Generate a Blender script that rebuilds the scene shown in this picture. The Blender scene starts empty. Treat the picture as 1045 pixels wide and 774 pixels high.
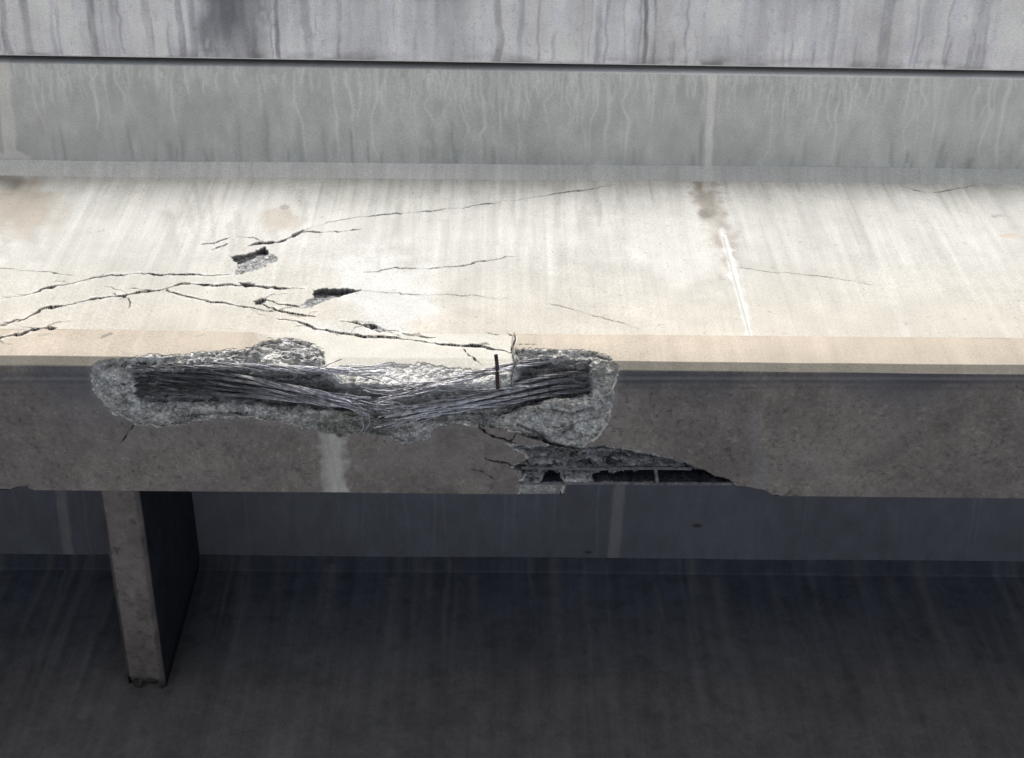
import bpy, math, random
import numpy as np
from math import radians, tan, atan, sin, cos, sqrt, pi

random.seed(7); RNG = np.random.default_rng(11)
scene = bpy.context.scene
COL = scene.collection

# ------------------------------------------------------------------ camera
F = 1621.0; CX, CY = 522.5, 387.0
PITCH, YAW, ROLL = radians(58.8), radians(0.62), radians(-0.05)
CAMZ = 1.6                                   # eye height above the road
_f = np.array([sin(YAW)*cos(PITCH), cos(YAW)*cos(PITCH), sin(PITCH)])
_r0 = np.array([cos(YAW), -sin(YAW), 0.0]); _u0 = np.cross(_r0, _f)
_r = _r0*cos(ROLL) + _u0*sin(ROLL); _u = np.cross(_r, _f)
EYE = np.array([0, 0, CAMZ])

def ray(u, v):
    return _f*F + _r*(u-CX) - _u*(v-CY)
def hit_z(u, v, z):                          # photo measurement -> point at height z
    d = ray(u, v); return EYE + d*((z-CAMZ)/d[2])
def hit_y(u, v, y):
    d = ray(u, v); return EYE + d*(y/d[1])
def project(P):                              # point -> photo measurement
    q = P - EYE
    w = q @ _f
    return CX + F*(q @ _r)/w, CY - F*(q @ _u)/w

cam_d = bpy.data.cameras.new('camera'); cam = bpy.data.objects.new('camera', cam_d)
COL.objects.link(cam)
cam_d.sensor_width = 36; cam_d.lens = F/1045*36
cam_d.clip_start = 0.05; cam_d.clip_end = 2000
from mathutils import Matrix
m = Matrix.Identity(4)
for i in range(3):
    m[i][0] = _r[i]; m[i][1] = _u[i]; m[i][2] = -_f[i]; m[i][3] = EYE[i]
cam.matrix_world = m
scene.camera = cam

# ------------------------------------------------------------------ noise
_tab = RNG.random(1 << 16)
def _h(ix, iy, iz, seed):
    n = (ix*73856093) ^ (iy*19349663) ^ (iz*83492791) ^ (seed*2654435761 & 0x7fffffff)
    n = (n ^ (n >> 13)) * 1274126177
    return _tab[(n ^ (n >> 16)) & 0xffff]
def vnoise(x, y, z=0.0, seed=0):             # smooth value noise, 0..1
    x, y, z = np.broadcast_arrays(np.asarray(x, float), np.asarray(y, float), np.asarray(z, float))
    ix = np.floor(x).astype(np.int64); iy = np.floor(y).astype(np.int64); iz = np.floor(z).astype(np.int64)
    fx, fy, fz = x-ix, y-iy, z-iz
    fx = fx*fx*(3-2*fx); fy = fy*fy*(3-2*fy); fz = fz*fz*(3-2*fz)
    r = 0
    for a in (0, 1):
        for b in (0, 1):
            wxy = (fx if a else 1-fx)*(fy if b else 1-fy)
            for c in (0, 1):
                r = r + wxy*(fz if c else 1-fz)*_h(ix+a, iy+b, iz+c, seed)
    return r
def fbm(x, y, z=0.0, oct=4, seed=0, gain=.5):
    a, t, r = 1.0, 0.0, 0.0
    for o in range(oct):
        r = r + a*vnoise(x*2**o, y*2**o, np.asarray(z)*2**o, seed+o*17); t += a; a *= gain
    return r/t
def sstep(a, b, x):
    t = np.clip((x-a)/(b-a), 0, 1); return t*t*(3-2*t)
def seg_dist(u, v, pts):
    """distance to a polyline and the position along it (0..1)"""
    pts = np.asarray(pts, float)
    best = np.full(u.shape, 1e9); tt = np.zeros(u.shape)
    L = np.concatenate([[0], np.cumsum(np.hypot(*(pts[1:]-pts[:-1]).T))])
    for k in range(len(pts)-1):
        a, b = pts[k], pts[k+1]; ab = b-a; l2 = ab @ ab
        t = np.clip(((u-a[0])*ab[0]+(v-a[1])*ab[1])/l2, 0, 1)
        d = np.hypot(u-a[0]-t*ab[0], v-a[1]-t*ab[1])
        mk = d < best
        best = np.where(mk, d, best); tt = np.where(mk, (L[k]+t*(L[k+1]-L[k]))/L[-1], tt)
    return best, tt
def poly_sdf(u, v, pts):
    """signed distance, positive inside"""
    d, _ = seg_dist(u, v, list(pts)+[pts[0]])
    ins = np.zeros(u.shape, bool); n = len(pts)
    for k in range(n):
        x0, y0 = pts[k]; x1, y1 = pts[(k+1) % n]
        if y0 == y1: continue
        c = (y0 > v) != (y1 > v)
        ins ^= c & (u < (x1-x0)*(v-y0)/(y1-y0)+x0)
    return np.where(ins, d, -d)

# ------------------------------------------------------------------ materials
def mat_concrete(name, bump=.25, rough=.92, grain=.16, scale=1.0, pits=.35):
    M = bpy.data.materials.new(name); M.use_nodes = True
    nt = M.node_tree; N = nt.nodes; L = nt.links
    bs = N['Principled BSDF']; bs.inputs['Roughness'].default_value = rough
    bs.inputs['Specular IOR Level'].default_value = .25
    at = N.new('ShaderNodeAttribute'); at.attribute_name = 'Col'
    tc = N.new('ShaderNodeTexCoord')
    n1 = N.new('ShaderNodeTexNoise'); n1.inputs['Scale'].default_value = 160*scale; n1.inputs['Detail'].default_value = 5
    n1.inputs['Roughness'].default_value = .65
    n2 = N.new('ShaderNodeTexNoise'); n2.inputs['Scale'].default_value = 9*scale; n2.inputs['Detail'].default_value = 6
    n3 = N.new('ShaderNodeTexVoronoi'); n3.inputs['Scale'].default_value = 85*scale
    for n in (n1, n2, n3): L.new(tc.outputs['Object'], n.inputs['Vector'])
    mr = N.new('ShaderNodeMapRange'); mr.inputs[1].default_value = .3; mr.inputs[2].default_value = .7
    mr.inputs[3].default_value = 1-grain; mr.inputs[4].default_value = 1+grain
    L.new(n1.outputs['Fac'], mr.inputs[0])
    mr2 = N.new('ShaderNodeMapRange'); mr2.inputs[1].default_value = .3; mr2.inputs[2].default_value = .7
    mr2.inputs[3].default_value = .93; mr2.inputs[4].default_value = 1.07
    L.new(n2.outputs['Fac'], mr2.inputs[0])
    # sparse dark air-bubble pits
    n4 = N.new('ShaderNodeTexNoise'); n4.inputs['Scale'].default_value = 30*scale
    L.new(tc.outputs['Object'], n4.inputs['Vector'])
    pm = N.new('ShaderNodeMath'); pm.operation = 'LESS_THAN'; pm.inputs[1].default_value = .16
    L.new(n3.outputs['Distance'], pm.inputs[0])
    pg = N.new('ShaderNodeMath'); pg.operation = 'GREATER_THAN'; pg.inputs[1].default_value = .64
    L.new(n4.outputs['Fac'], pg.inputs[0])
    pp = N.new('ShaderNodeMath'); pp.operation = 'MULTIPLY'
    L.new(pm.outputs[0], pp.inputs[0]); L.new(pg.outputs[0], pp.inputs[1])
    ps = N.new('ShaderNodeMath'); ps.operation = 'MULTIPLY_ADD'; ps.inputs[1].default_value = -pits; ps.inputs[2].default_value = 1
    L.new(pp.outputs[0], ps.inputs[0])
    a = N.new('ShaderNodeMath'); a.operation = 'MULTIPLY'; L.new(mr.outputs[0], a.inputs[0]); L.new(mr2.outputs[0], a.inputs[1])
    b = N.new('ShaderNodeMath'); b.operation = 'MULTIPLY'; L.new(a.outputs[0], b.inputs[0]); L.new(ps.outputs[0], b.inputs[1])
    vm = N.new('ShaderNodeVectorMath'); vm.operation = 'SCALE'
    L.new(at.outputs['Color'], vm.inputs[0]); L.new(b.outputs[0], vm.inputs['Scale'])
    L.new(vm.outputs[0], bs.inputs['Base Color'])
    bp = N.new('ShaderNodeBump'); bp.inputs['Strength'].default_value = bump; bp.inputs['Distance'].default_value = .004
    L.new(b.outputs[0], bp.inputs['Height']); L.new(bp.outputs[0], bs.inputs['Normal'])
    return M

def mat_broken(name):
    M = bpy.data.materials.new(name); M.use_nodes = True
    nt = M.node_tree; N = nt.nodes; L = nt.links
    bs = N['Principled BSDF']; bs.inputs['Roughness'].default_value = .95
    bs.inputs['Specular IOR Level'].default_value = .2
    at = N.new('ShaderNodeAttribute'); at.attribute_name = 'Col'
    tc = N.new('ShaderNodeTexCoord')
    v = N.new('ShaderNodeTexVoronoi'); v.inputs['Scale'].default_value = 75; v.inputs['Randomness'].default_value = 1
    v2 = N.new('ShaderNodeTexVoronoi'); v2.inputs['Scale'].default_value = 190
    n1 = N.new('ShaderNodeTexNoise'); n1.inputs['Scale'].default_value = 120; n1.inputs['Detail'].default_value = 6
    nw = N.new('ShaderNodeTexNoise'); nw.inputs['Scale'].default_value = 40; nw.inputs['Detail'].default_value = 3
    L.new(tc.outputs['Object'], nw.inputs['Vector'])
    wv = N.new('ShaderNodeVectorMath'); wv.operation = 'MULTIPLY_ADD'; wv.inputs[1].default_value = (.03, .03, .03)
    L.new(nw.outputs['Color'], wv.inputs[0]); L.new(tc.outputs['Object'], wv.inputs[2])
    L.new(wv.outputs[0], v.inputs['Vector']); L.new(wv.outputs[0], v2.inputs['Vector']); L.new(tc.outputs['Object'], n1.inputs['Vector'])
    sp = N.new('ShaderNodeSeparateColor'); L.new(v.outputs['Color'], sp.inputs[0])
    m1 = N.new('ShaderNodeMapRange'); m1.inputs[3].default_value = .68; m1.inputs[4].default_value = 1.24
    L.new(sp.outputs[0], m1.inputs[0])
    sp2 = N.new('ShaderNodeSeparateColor'); L.new(v2.outputs['Color'], sp2.inputs[0])
    m2 = N.new('ShaderNodeMapRange'); m2.inputs[3].default_value = .80; m2.inputs[4].default_value = 1.18
    L.new(sp2.outputs[0], m2.inputs[0])
    a = N.new('ShaderNodeMath'); a.operation = 'MULTIPLY'; L.new(m1.outputs[0], a.inputs[0]); L.new(m2.outputs[0], a.inputs[1])
    vm = N.new('ShaderNodeVectorMath'); vm.operation = 'SCALE'
    L.new(at.outputs['Color'], vm.inputs[0]); L.new(a.outputs[0], vm.inputs['Scale'])
    L.new(vm.outputs[0], bs.inputs['Base Color'])
    h = N.new('ShaderNodeMath'); h.operation = 'MULTIPLY_ADD'; h.inputs[1].default_value = -1.2
    L.new(v.outputs['Distance'], h.inputs[0]); L.new(n1.outputs['Fac'], h.inputs[2])
    bp = N.new('ShaderNodeBump'); bp.inputs['Strength'].default_value = .8; bp.inputs['Distance'].default_value = .008
    L.new(h.outputs[0], bp.inputs['Height']); L.new(bp.outputs[0], bs.inputs['Normal'])
    return M

def mat_metal(name, col, rough, metallic=.85, rust=.25, attr=False):
    M = bpy.data.materials.new(name); M.use_nodes = True
    nt = M.node_tree; N = nt.nodes; L = nt.links
    bs = N['Principled BSDF']; bs.inputs['Metallic'].default_value = metallic
    tc = N.new('ShaderNodeTexCoord')
    n = N.new('ShaderNodeTexNoise'); n.inputs['Scale'].default_value = 60; n.inputs['Detail'].default_value = 6
    L.new(tc.outputs['Object'], n.inputs['Vector'])
    cr = N.new('ShaderNodeValToRGB')
    cr.color_ramp.elements[0].position = .3; cr.color_ramp.elements[0].color = (col[0]*.45+.04*rust, col[1]*.42, col[2]*.42, 1)
    cr.color_ramp.elements[1].position = .62; cr.color_ramp.elements[1].color = (*col, 1)
    L.new(n.outputs['Fac'], cr.inputs[0])
    bs.inputs['Roughness'].default_value = rough
    if attr:
        at = N.new('ShaderNodeAttribute'); at.attribute_name = 'Col'
        mx = N.new('ShaderNodeVectorMath'); mx.operation = 'MULTIPLY'
        L.new(cr.outputs[0], mx.inputs[0]); L.new(at.outputs['Color'], mx.inputs[1]); L.new(mx.outputs[0], bs.inputs['Base Color'])
    else: L.new(cr.outputs[0], bs.inputs['Base Color'])
    return M

M_GIRDER = mat_concrete('cast_concrete', bump=.45, grain=.19, pits=.5)
M_DARK = mat_concrete('grimy_shaded_concrete', bump=.35, grain=.2)
M_DECK = mat_concrete('soffit_concrete', bump=.3, grain=.15)
M_PARA = mat_concrete('weathered_concrete', bump=.35, grain=.16, pits=.5)
M_BROKEN = mat_broken('fractured_concrete')
M_STEEL = mat_metal('strand_steel', (.66, .67, .72), .40, .55, .2, True)
M_WIRE = mat_metal('wire_steel', (.5, .51, .55), .42, .6)
M_STEELD = mat_metal('dull_strand_steel', (.26, .26, .28), .55)
M_RUST = mat_metal('rusty_rebar', (.07, .055, .05), .75, .4, .5)

# ------------------------------------------------------------------ mesh helpers
def tag(o, label, cat, group=None):
    o['label'] = label; o['category'] = cat
    if group: o['group'] = group
    return o
def empty(name, loc):
    o = bpy.data.objects.new(name, None); COL.objects.link(o); o.location = loc; o.empty_display_size = .2
    return o
def mesh_obj(name, V, Q, mat, col=None, parent=None, smooth=True, offset=None):
    """V (n,3), Q (m,4) quads -> one mesh object"""
    me = bpy.data.meshes.new(name)
    V = np.ascontiguousarray(V, dtype=np.float32); Q = np.ascontiguousarray(Q, dtype=np.int32)
    me.vertices.add(len(V)); me.vertices.foreach_set('co', V.ravel())
    k = Q.shape[1]
    me.loops.add(Q.size); me.loops.foreach_set('vertex_index', Q.ravel())
    me.polygons.add(len(Q)); me.polygons.foreach_set('loop_start', np.arange(0, Q.size, k, dtype=np.int32))
    try: me.polygons.foreach_set('loop_total', np.full(len(Q), k, dtype=np.int32))
    except Exception: pass
    me.update(calc_edges=True)
    me.polygons.foreach_set('use_smooth', np.full(len(Q), smooth, dtype=bool))
    if col is not None:
        at = me.color_attributes.new('Col', 'FLOAT_COLOR', 'POINT')
        c = np.ones((len(V), 4), np.float32); c[:, :3] = col
        at.data.foreach_set('color', c.ravel())
    me.validate()
    me.materials.append(mat)
    o = bpy.data.objects.new(name, me); COL.objects.link(o)
    if parent is not None:
        o.parent = parent
        o.matrix_parent_inverse = Matrix.Translation(parent.location).inverted()
    return o
def grid_part(name, P, C, sel, mat, parent, smooth=True):
    """faces 'sel' (nx-1, ns-1 booleans) of grid P (nx, ns, 3)"""
    nx, ns = P.shape[:2]
    ii, jj = np.nonzero(sel)
    if len(ii) == 0: return None
    a = ii*ns+jj; Q = np.stack([a, a+1, a+ns+1, a+ns], 1)
    u, inv = np.unique(Q, return_inverse=True)
    return mesh_obj(name, P.reshape(-1, 3)[u], inv.reshape(-1, 4), mat, C.reshape(-1, 3)[u], parent, smooth)
def axis(*segs):
    """(start, end, step) pieces joined to one coordinate list"""
    out = []
    for a, b, st in segs:
        n = max(1, int(round(abs(b-a)/st))); out += list(np.linspace(a, b, n+1)[:-1])
    out.append(segs[-1][1]); return np.array(out)
def profile(pts, steps):
    """polyline (y,z) sampled with its own step on each piece"""
    P = []; S = []
    for k in range(len(pts)-1):
        a = np.array(pts[k], float); b = np.array(pts[k+1], float)
        n = max(1, int(round(np.hypot(*(b-a))/steps[k])))
        for t in np.linspace(0, 1, n+1)[:-1]:
            P.append(a+(b-a)*t); S.append(k)
    P.append(np.array(pts[-1], float)); S.append(len(pts)-2)
    return np.array(P), np.array(S)
def lerp(a, b, t):
    return np.asarray(a)*(1-t[..., None]) + np.asarray(b)*t[..., None]
def drips(xs, js, n, x0, x1, seed, wmin=.0025, wmax=.006, lmin=.1, lmax=1., wander=.006, lean=0.0):
    """wandering mineral runs starting at the first row; mask (nx, len(js))"""
    rg = np.random.default_rng(seed)
    M = np.zeros((len(xs), len(js))); T = (js-js[0])/(js[-1]-js[0])
    for k in range(n):
        x = rg.uniform(x0, x1)
        if rg.random() > .25+1.5*sstep(.35, .7, fbm(np.array(x*2.3), np.array(.7), 0, 3, seed)): continue
        w = rg.uniform(wmin, wmax); ln = lmin+(lmax-lmin)*rg.random()**2.2; w = w*rg.uniform(.7, 1.5)
        st = max(0, rg.normal(0, .05)); amp = rg.uniform(.35, 1); ph = rg.uniform(0, 99); fr = rg.uniform(3, 9)
        tl = lean*rg.uniform(.4, 1.4)
        for r, t in enumerate(T):
            if t < st or t > st+ln: continue
            xc = x + wander*(vnoise(np.array(ph+t*fr), np.array(.5))-.5)*4 + tl*(t-st)
            fade = min(1, (st+ln-t)/(.35*ln)); a = np.searchsorted(xs, xc-3*w); b = np.searchsorted(xs, xc+3*w)
            if b > a:
                g = amp*fade*np.exp(-((xs[a:b]-xc)/w)**2)
                M[a:b, r] = np.maximum(M[a:b, r], g)
    return M

# ------------------------------------------------------------------ section measured from the photograph
def elev(v): return PITCH + atan((CY-v)/F)
H = 4.5                                             # girder soffit above the eye
yso = H/tan(elev(378)); 
te = tan(elev(368)); c2 = (yso*te-H)/(1+te); yb = yso-c2
zbt = yb*tan(elev(340)); INSET = .045; yw = yb+INSET
t1, t2 = tan(elev(168)), tan(elev(185))
ch = (yw*t1-yw*t2)/(1+t1); zd = yw*t2+ch            # 45 degree haunch under the deck
yf = zd/tan(elev(69))                               # deck edge
yfar = H/tan(elev(505.5))
yw2 = zd/tan(elev(569))+ch; SP = yw2-yw
zdia = yw2*tan(elev(706))
yback = yfar-INSET
Z = CAMZ
print('yb %.3f yw %.3f zbt %.3f zd %.3f yf %.3f yfar %.3f SP %.3f zdia %.3f ch %.3f c2 %.3f' % (yb, yw, zbt, zd, yf, yfar, SP, zdia, ch, c2))

# ------------------------------------------------------------------ damaged outer girder
XS = axis((-13, -4, .6), (-4, -2, .1), (-2, -1.72, .02), (-1.72, .70, .0022), (.70, 1.0, .0035), (1.0, 1.95, .005), (1.95, 2.4, .03), (2.4, 5, .2), (5, 13, .6))
pts = [(yw-ch, zd+Z), (yw, zd-ch+Z), (yw, zbt+.07+Z), (yb+.006, zbt+.006+Z), (yb, zbt-.004+Z), (yb, H+c2+Z), (yso, H+Z), (yfar-.006, H+Z), (yfar, H+.006+Z),
       (yfar, H+.07+Z), (yfar, zbt+Z), (yback, zbt+.07+Z), (yback, zd+Z)]
PR, SEG = profile(pts, [.006, .0034, .004, .003, .003, .003, .0026, .003, .008, .03, .05, .2])
nx, ns = len(XS), len(PR)
P0 = np.empty((nx, ns, 3)); P0[..., 0] = XS[:, None]; P0[..., 1] = PR[None, :, 0]; P0[..., 2] = PR[None, :, 1]
U, V = project(P0.reshape(-1, 3)); U = U.reshape(nx, ns); V = V.reshape(nx, ns)
SEGG = np.broadcast_to(SEG[None, :], (nx, ns))
X, Y, ZZ = P0[..., 0], P0[..., 1], P0[..., 2]
front = SEGG <= 7                                   # faces seen from the road
bulb = (SEGG >= 2) & (SEGG <= 6); soff = SEGG == 6
P = P0.copy()
# slight casting waviness
P[..., 1] += np.where(SEGG <= 5, (fbm(X*1.3, ZZ*1.3, 0, 3, 5)-.5)*.010, 0)
P[..., 2] += np.where((SEGG >= 6) & (SEGG <= 8), (fbm(X*1.2, Y*1.2, 3, 3, 6)-.5)*.008, 0)

n_lo = fbm(X*14, (Y+ZZ)*14, (Y-ZZ)*14, 3, 21)-.5
n_md = fbm(X*45, (Y+ZZ)*45, (Y-ZZ)*45, 3, 31)-.5
n_hi = fbm(X*110, (Y+ZZ)*110, (Y-ZZ)*110, 2, 41)-.5

# colours of the sound concrete -----------------------------------------
cl = fbm(X*2.2, ZZ*2.2, Y*2.2, 5, 51)
warm = sstep(240, 345, V)
web = lerp(lerp((.70, .708, .70), (.525, .522, .505), sstep(188, 262, V)), np.broadcast_to((.535, .507, .455), (nx, ns, 3)), warm)  # web painted lighter at the top to lift the overhang's shade
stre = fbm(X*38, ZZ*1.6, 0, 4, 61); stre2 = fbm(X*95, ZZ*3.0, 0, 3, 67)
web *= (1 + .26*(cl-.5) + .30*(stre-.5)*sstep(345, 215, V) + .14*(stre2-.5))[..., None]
def blob(u0, v0, ru, rv, seed=0, rough=.55):
    out = np.zeros((nx, ns)); b = (np.abs(U-u0) < ru*2) & (np.abs(V-v0) < rv*2)
    q = np.hypot((U[b]-u0)/ru, (V[b]-v0)/rv) + rough*(fbm(X[b]*14, ZZ[b]*9, Y[b]*9, 4, seed)-.5)*2
    out[b] = sstep(1.0, .45, q); return out
def near(pts, pad):
    p = np.asarray(pts, float)
    return (U > p[:, 0].min()-pad) & (U < p[:, 0].max()+pad) & (V > p[:, 1].min()-pad) & (V < p[:, 1].max()+pad)
def tint(C, mask, rgb, k=1.0):
    mk = np.clip(mask*k, 0, 1); C[...] = C*(1-mk[..., None]) + np.asarray(rgb)*mk[..., None]
def line(pts, w, seed=0, rough=.6):
    b = near(pts, 2*w+2); M_ = np.zeros((nx, ns)); T_ = np.zeros((nx, ns))
    d, t = seg_dist(U[b], V[b], pts); d = d*(1+rough*(fbm(X[b]*25, ZZ[b]*25, Y[b]*25, 3, seed)-.5)*2)
    M_[b] = sstep(w, w*.25, d); T_[b] = t
    return M_, T_
isweb = SEGG <= 3
def wtint(mask, rgb, k=1): tint(web, np.where(isweb, mask, 0), rgb, k)
# fine runs from the haunch over the upper web
jw = np.nonzero(SEG <= 1)[0]
zrow = -PR[jw, 1]
dm = np.zeros((nx, ns)); dm[:, jw] = drips(XS, zrow, 190, -2.1, 2.3, 3, .004, .012, .08, .5, .004)
wtint(dm, (.40, .415, .40), .5)
dm[:] = 0; dm[:, jw] = drips(XS, zrow, 80, -2.1, 2.3, 4, .004, .012, .2, .9, .004)
wtint(dm, (.66, .66, .64), .55)
wtint(blob(20, 215, 48, 40, 71), (.45, .40, .35), .75)
wtint(blob(8, 186, 22, 13, 72, .3), (.25, .24, .23), .85)
wtint(blob(285, 226, 24, 16, 73), (.47, .42, .36), .6)
wtint(blob(290, 212, 7, 4, 74, .2), (.33, .31, .29), .6)
wtint(blob(55, 215, 18, 30, 75), (.48, .44, .40), .4)
l, t = line([(716, 183), (724, 212), (735, 236), (745, 262)], 17, 76, .9); wtint(l*(1-.35*t), (.31, .27, .235), .8)
wtint(blob(721, 218, 12, 6, 77, .3), (.27, .25, .23), .8)
l, t = line([(737, 236), (748, 275), (766, 345)], 6, 78, 1.1); wtint(l*(.45+.8*fbm(X*40, ZZ*7, 3, 3, 141)), (.70, .71, .72), .9)
l, t = line([(738, 242), (748, 280), (766, 345)], 1.4, 79, .5); wtint(l, (.35, .33, .31), .6)
l, t = line([(868, 190), (890, 240), (925, 345)], 7, 80); wtint(l, (.62, .61, .59), .35)
wtint(blob(1016, 221, 6, 3, 81, .2), (.33, .31, .29), .7)
wtint(blob(1030, 241, 12, 3, 82, .3), (.55, .43, .33), .5)
wtint(blob(395, 300, 62, 62, 83, .7), (.64, .645, .645), .7)
wtint(blob(350, 350, 70, 28, 84, .6), (.60, .60, .59), .6)
wtint(blob(690, 250, 60, 60, 85, .8), (.66, .655, .64), .5)
for k in range(26):
    u0, v0 = RNG.uniform(0, 640), RNG.uniform(185, 265)
    l, t = line([(u0, v0), (u0-(u0-500)*-.0004*RNG.uniform(20, 60)*-1, v0+RNG.uniform(15, 45))], RNG.uniform(3, 7), 100+k, .8)
    wtint(l, (.44, .43, .41), .35)
spk = fbm(X*70, ZZ*70, 0, 2, 91)
web *= (1-.22*sstep(.80, .88, spk))[..., None]
# slightly darker towards the haunch
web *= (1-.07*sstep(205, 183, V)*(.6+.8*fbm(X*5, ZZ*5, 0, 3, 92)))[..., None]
hau = SEGG == 0
web = np.where(hau[..., None], lerp((.74, .74, .715), (.60, .615, .60), sstep(350, 800, U))*(1+.22*(stre-.5)+.15*(stre2-.5))[..., None], web)
wtint(line([(727, 150), (721, 192)], 8, 142, .7)[0], (.72, .72, .70), .7)
dm[:] = 0; jh = np.nonzero(SEG <= 1)[0]
dm[:, jh] = drips(XS, zrow, 200, -2.1, 2.3, 14, .003, .008, .02, .06, .002)
tint(web, np.where(hau, dm, 0), (.54, .54, .53), .3)

so_n = fbm(X*5, Y*5, 1, 5, 95); so_f = fbm(X*28, Y*22, 2, 4, 96)
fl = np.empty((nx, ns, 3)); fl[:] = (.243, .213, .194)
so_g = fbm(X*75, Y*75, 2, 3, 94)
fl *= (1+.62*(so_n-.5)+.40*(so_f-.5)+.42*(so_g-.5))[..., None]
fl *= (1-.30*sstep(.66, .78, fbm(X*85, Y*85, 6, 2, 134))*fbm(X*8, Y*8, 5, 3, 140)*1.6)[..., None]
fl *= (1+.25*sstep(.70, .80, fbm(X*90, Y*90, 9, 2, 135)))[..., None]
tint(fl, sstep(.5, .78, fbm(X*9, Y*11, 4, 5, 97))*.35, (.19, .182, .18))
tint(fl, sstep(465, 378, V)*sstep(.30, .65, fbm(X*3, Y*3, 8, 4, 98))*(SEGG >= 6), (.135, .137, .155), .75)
# bands along the lower edge left by the forms
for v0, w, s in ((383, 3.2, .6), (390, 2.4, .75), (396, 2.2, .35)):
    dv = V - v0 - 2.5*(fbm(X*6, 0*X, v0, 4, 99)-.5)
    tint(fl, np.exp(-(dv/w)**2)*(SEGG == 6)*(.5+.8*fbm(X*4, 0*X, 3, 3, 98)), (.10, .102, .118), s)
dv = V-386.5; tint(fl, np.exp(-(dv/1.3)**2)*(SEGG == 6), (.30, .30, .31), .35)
l, t = line([(338, 446), (340, 470), (344, 506)], 17, 86, .7); tint(fl, l*(SEGG == 6)*(.25+.95*fbm(X*45, Y*9, 0, 4, 87)), (.66, .645, .58), .95)
l, t = line([(768, 430), (774, 470), (776, 506)], 10, 89, .6); tint(fl, l*(SEGG == 6), (.24, .245, .26), .35)
tint(fl, blob(430, 470, 80, 20, 93, .7)*(SEGG == 6), (.27, .25, .235), .4)
face = (SEGG >= 2) & (SEGG <= 5)
bf = lerp((.495, .435, .366), (.44, .388, .328), sstep(345, 372, V))*(1+.28*(cl-.5)+.22*(so_f-.5)+.10*(stre2-.5))[..., None]
edg = np.exp(-((ZZ-(zbt+Z))/.0075)**2)*sstep(.42, .62, fbm(X*6, 0*X, 2, 4, 133)); bf = lerp(bf, np.broadcast_to((.20, .185, .17), bf.shape), edg*.75)
cham = SEGG == 5
bf = np.where(cham[..., None], np.array((.25, .235, .205))*(1+.25*(so_f-.5))[..., None], bf)
fl = np.where(face[..., None], bf, fl)
for (a, b) in ((40, 49), (105, 113), (200, 206)):
    tint(fl, line([(a*1.0, 343.5), (b+2.0, 341.5)], 1.6, a, .4)[0]*face, (.30, .28, .26), .5)
l, t = line([(104, 345), (113, 341)], 2.0, 88, .4); tint(fl, l*face, (.22, .2, .19), .7)
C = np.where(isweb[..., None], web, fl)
C = np.where((SEGG > 7)[..., None], np.array((.12, .125, .14)), C)

# lip sheared flush with the web between the two strand ends
LIP = [(250, 325), (524.5, 325), (524.5, 420), (334, 420), (330, 372), (312, 352), (285, 344), (262, 348)]
ul = poly_sdf(U, V, LIP) + 1.6*(fbm(X*40, ZZ*40, 0, 4, 115)-.5)*2
lipm = np.where((SEGG >= 2) & (SEGG <= 6), sstep(0, 2.5, ul)*sstep(250, 310, U), 0)
tgt = yw + .42*np.maximum(0, 4.612+Z-ZZ)*sstep(335, 350, U)
P[..., 1] += lipm*np.maximum(0, tgt-P[..., 1]) + lipm*.004*n_lo
tint(C, lipm*(SEGG <= 4), (.53, .51, .465), .95)
U, V = [a_.reshape(nx, ns) for a_ in project(P.reshape(-1, 3))]
tint(C, lipm, (.60, .58, .53), .95)
# breakage ---------------------------------------------------------------
jag = 3.2*(fbm(X*26, (Y+ZZ)*26, 0, 4, 111)-.5)*2 + 1.6*(fbm(X*90, (Y+ZZ)*90, 0, 2, 112)-.5)*2
PATCH = [(92, 376), (100, 369), (125, 366), (160, 362), (205, 359), (248, 356), (262, 350), (275, 346), (298, 345), (320, 351), (331, 361), (331, 372), (345, 376),
         (372, 375), (400, 371), (432, 370), (470, 377), (505, 377), (523, 375), (525, 356), (560, 357), (606, 358), (622, 363), (633, 376), (628, 400), (624, 428), (612, 446),
         (592, 461), (568, 459), (552, 450), (520, 441), (480, 433), (446, 434), (436, 450), (412, 454), (395, 447), (376, 441), (346, 446), (318, 440), (290, 431), (240, 426),
         (205, 430), (165, 437), (138, 434), (112, 420), (95, 402)]
sd = poly_sdf(U, V, PATCH) + jag
sd = np.where(SEGG <= 7, sd, -9)
DIAG = np.array((0, .66, .75))
# hollow where the strands lay
HOL1 = [(128, 372), (200, 369), (325, 373), (350, 386), (420, 394), (522, 391), (528, 362), (606, 364), (610, 402), (560, 408), (500, 430), (420, 432), (370, 425), (300, 414), (200, 412), (134, 410)]
sh = np.where(SEGG <= 7, poly_sdf(U, V, HOL1) + .8*jag, -9)
# grooves left by the strands
gro = np.sin((V + .02*(U-360) + 3*(fbm(X*4, Y*4, 0, 2, 113)-.5))*2*pi/7.0)
up2 = sstep(400, 391, V)*sstep(332, 345, U)*sstep(525, 520, U)
n_ck = fbm(X*30, (Y+ZZ)*30, (Y-ZZ)*30, 3, 117)-.5
dep = .034*sstep(0, 4, sd) + .020*sstep(4, 22, sd) + (.024+.014*sstep(470, 530, U))*sstep(-1, 8, sh)
dep = dep + sstep(0, 3, sd)*(.040*n_lo + .050*n_ck + .028*n_md + .014*n_hi) + sstep(0, 6, sh)*(.007*gro)
stp = np.floor(fbm(X*13, (Y+ZZ)*13, (Y-ZZ)*13, 3, 138)*9)/9.
dep = dep + sstep(2, 9, sd)*(stp-.5)*.075
dep = dep*(1-.72*up2)
dep = np.where(sd > 0, np.maximum(dep, .004), 0)
P += (dep[..., None]*DIAG)*np.where(SEGG <= 7, 1, 0)[..., None]

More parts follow.
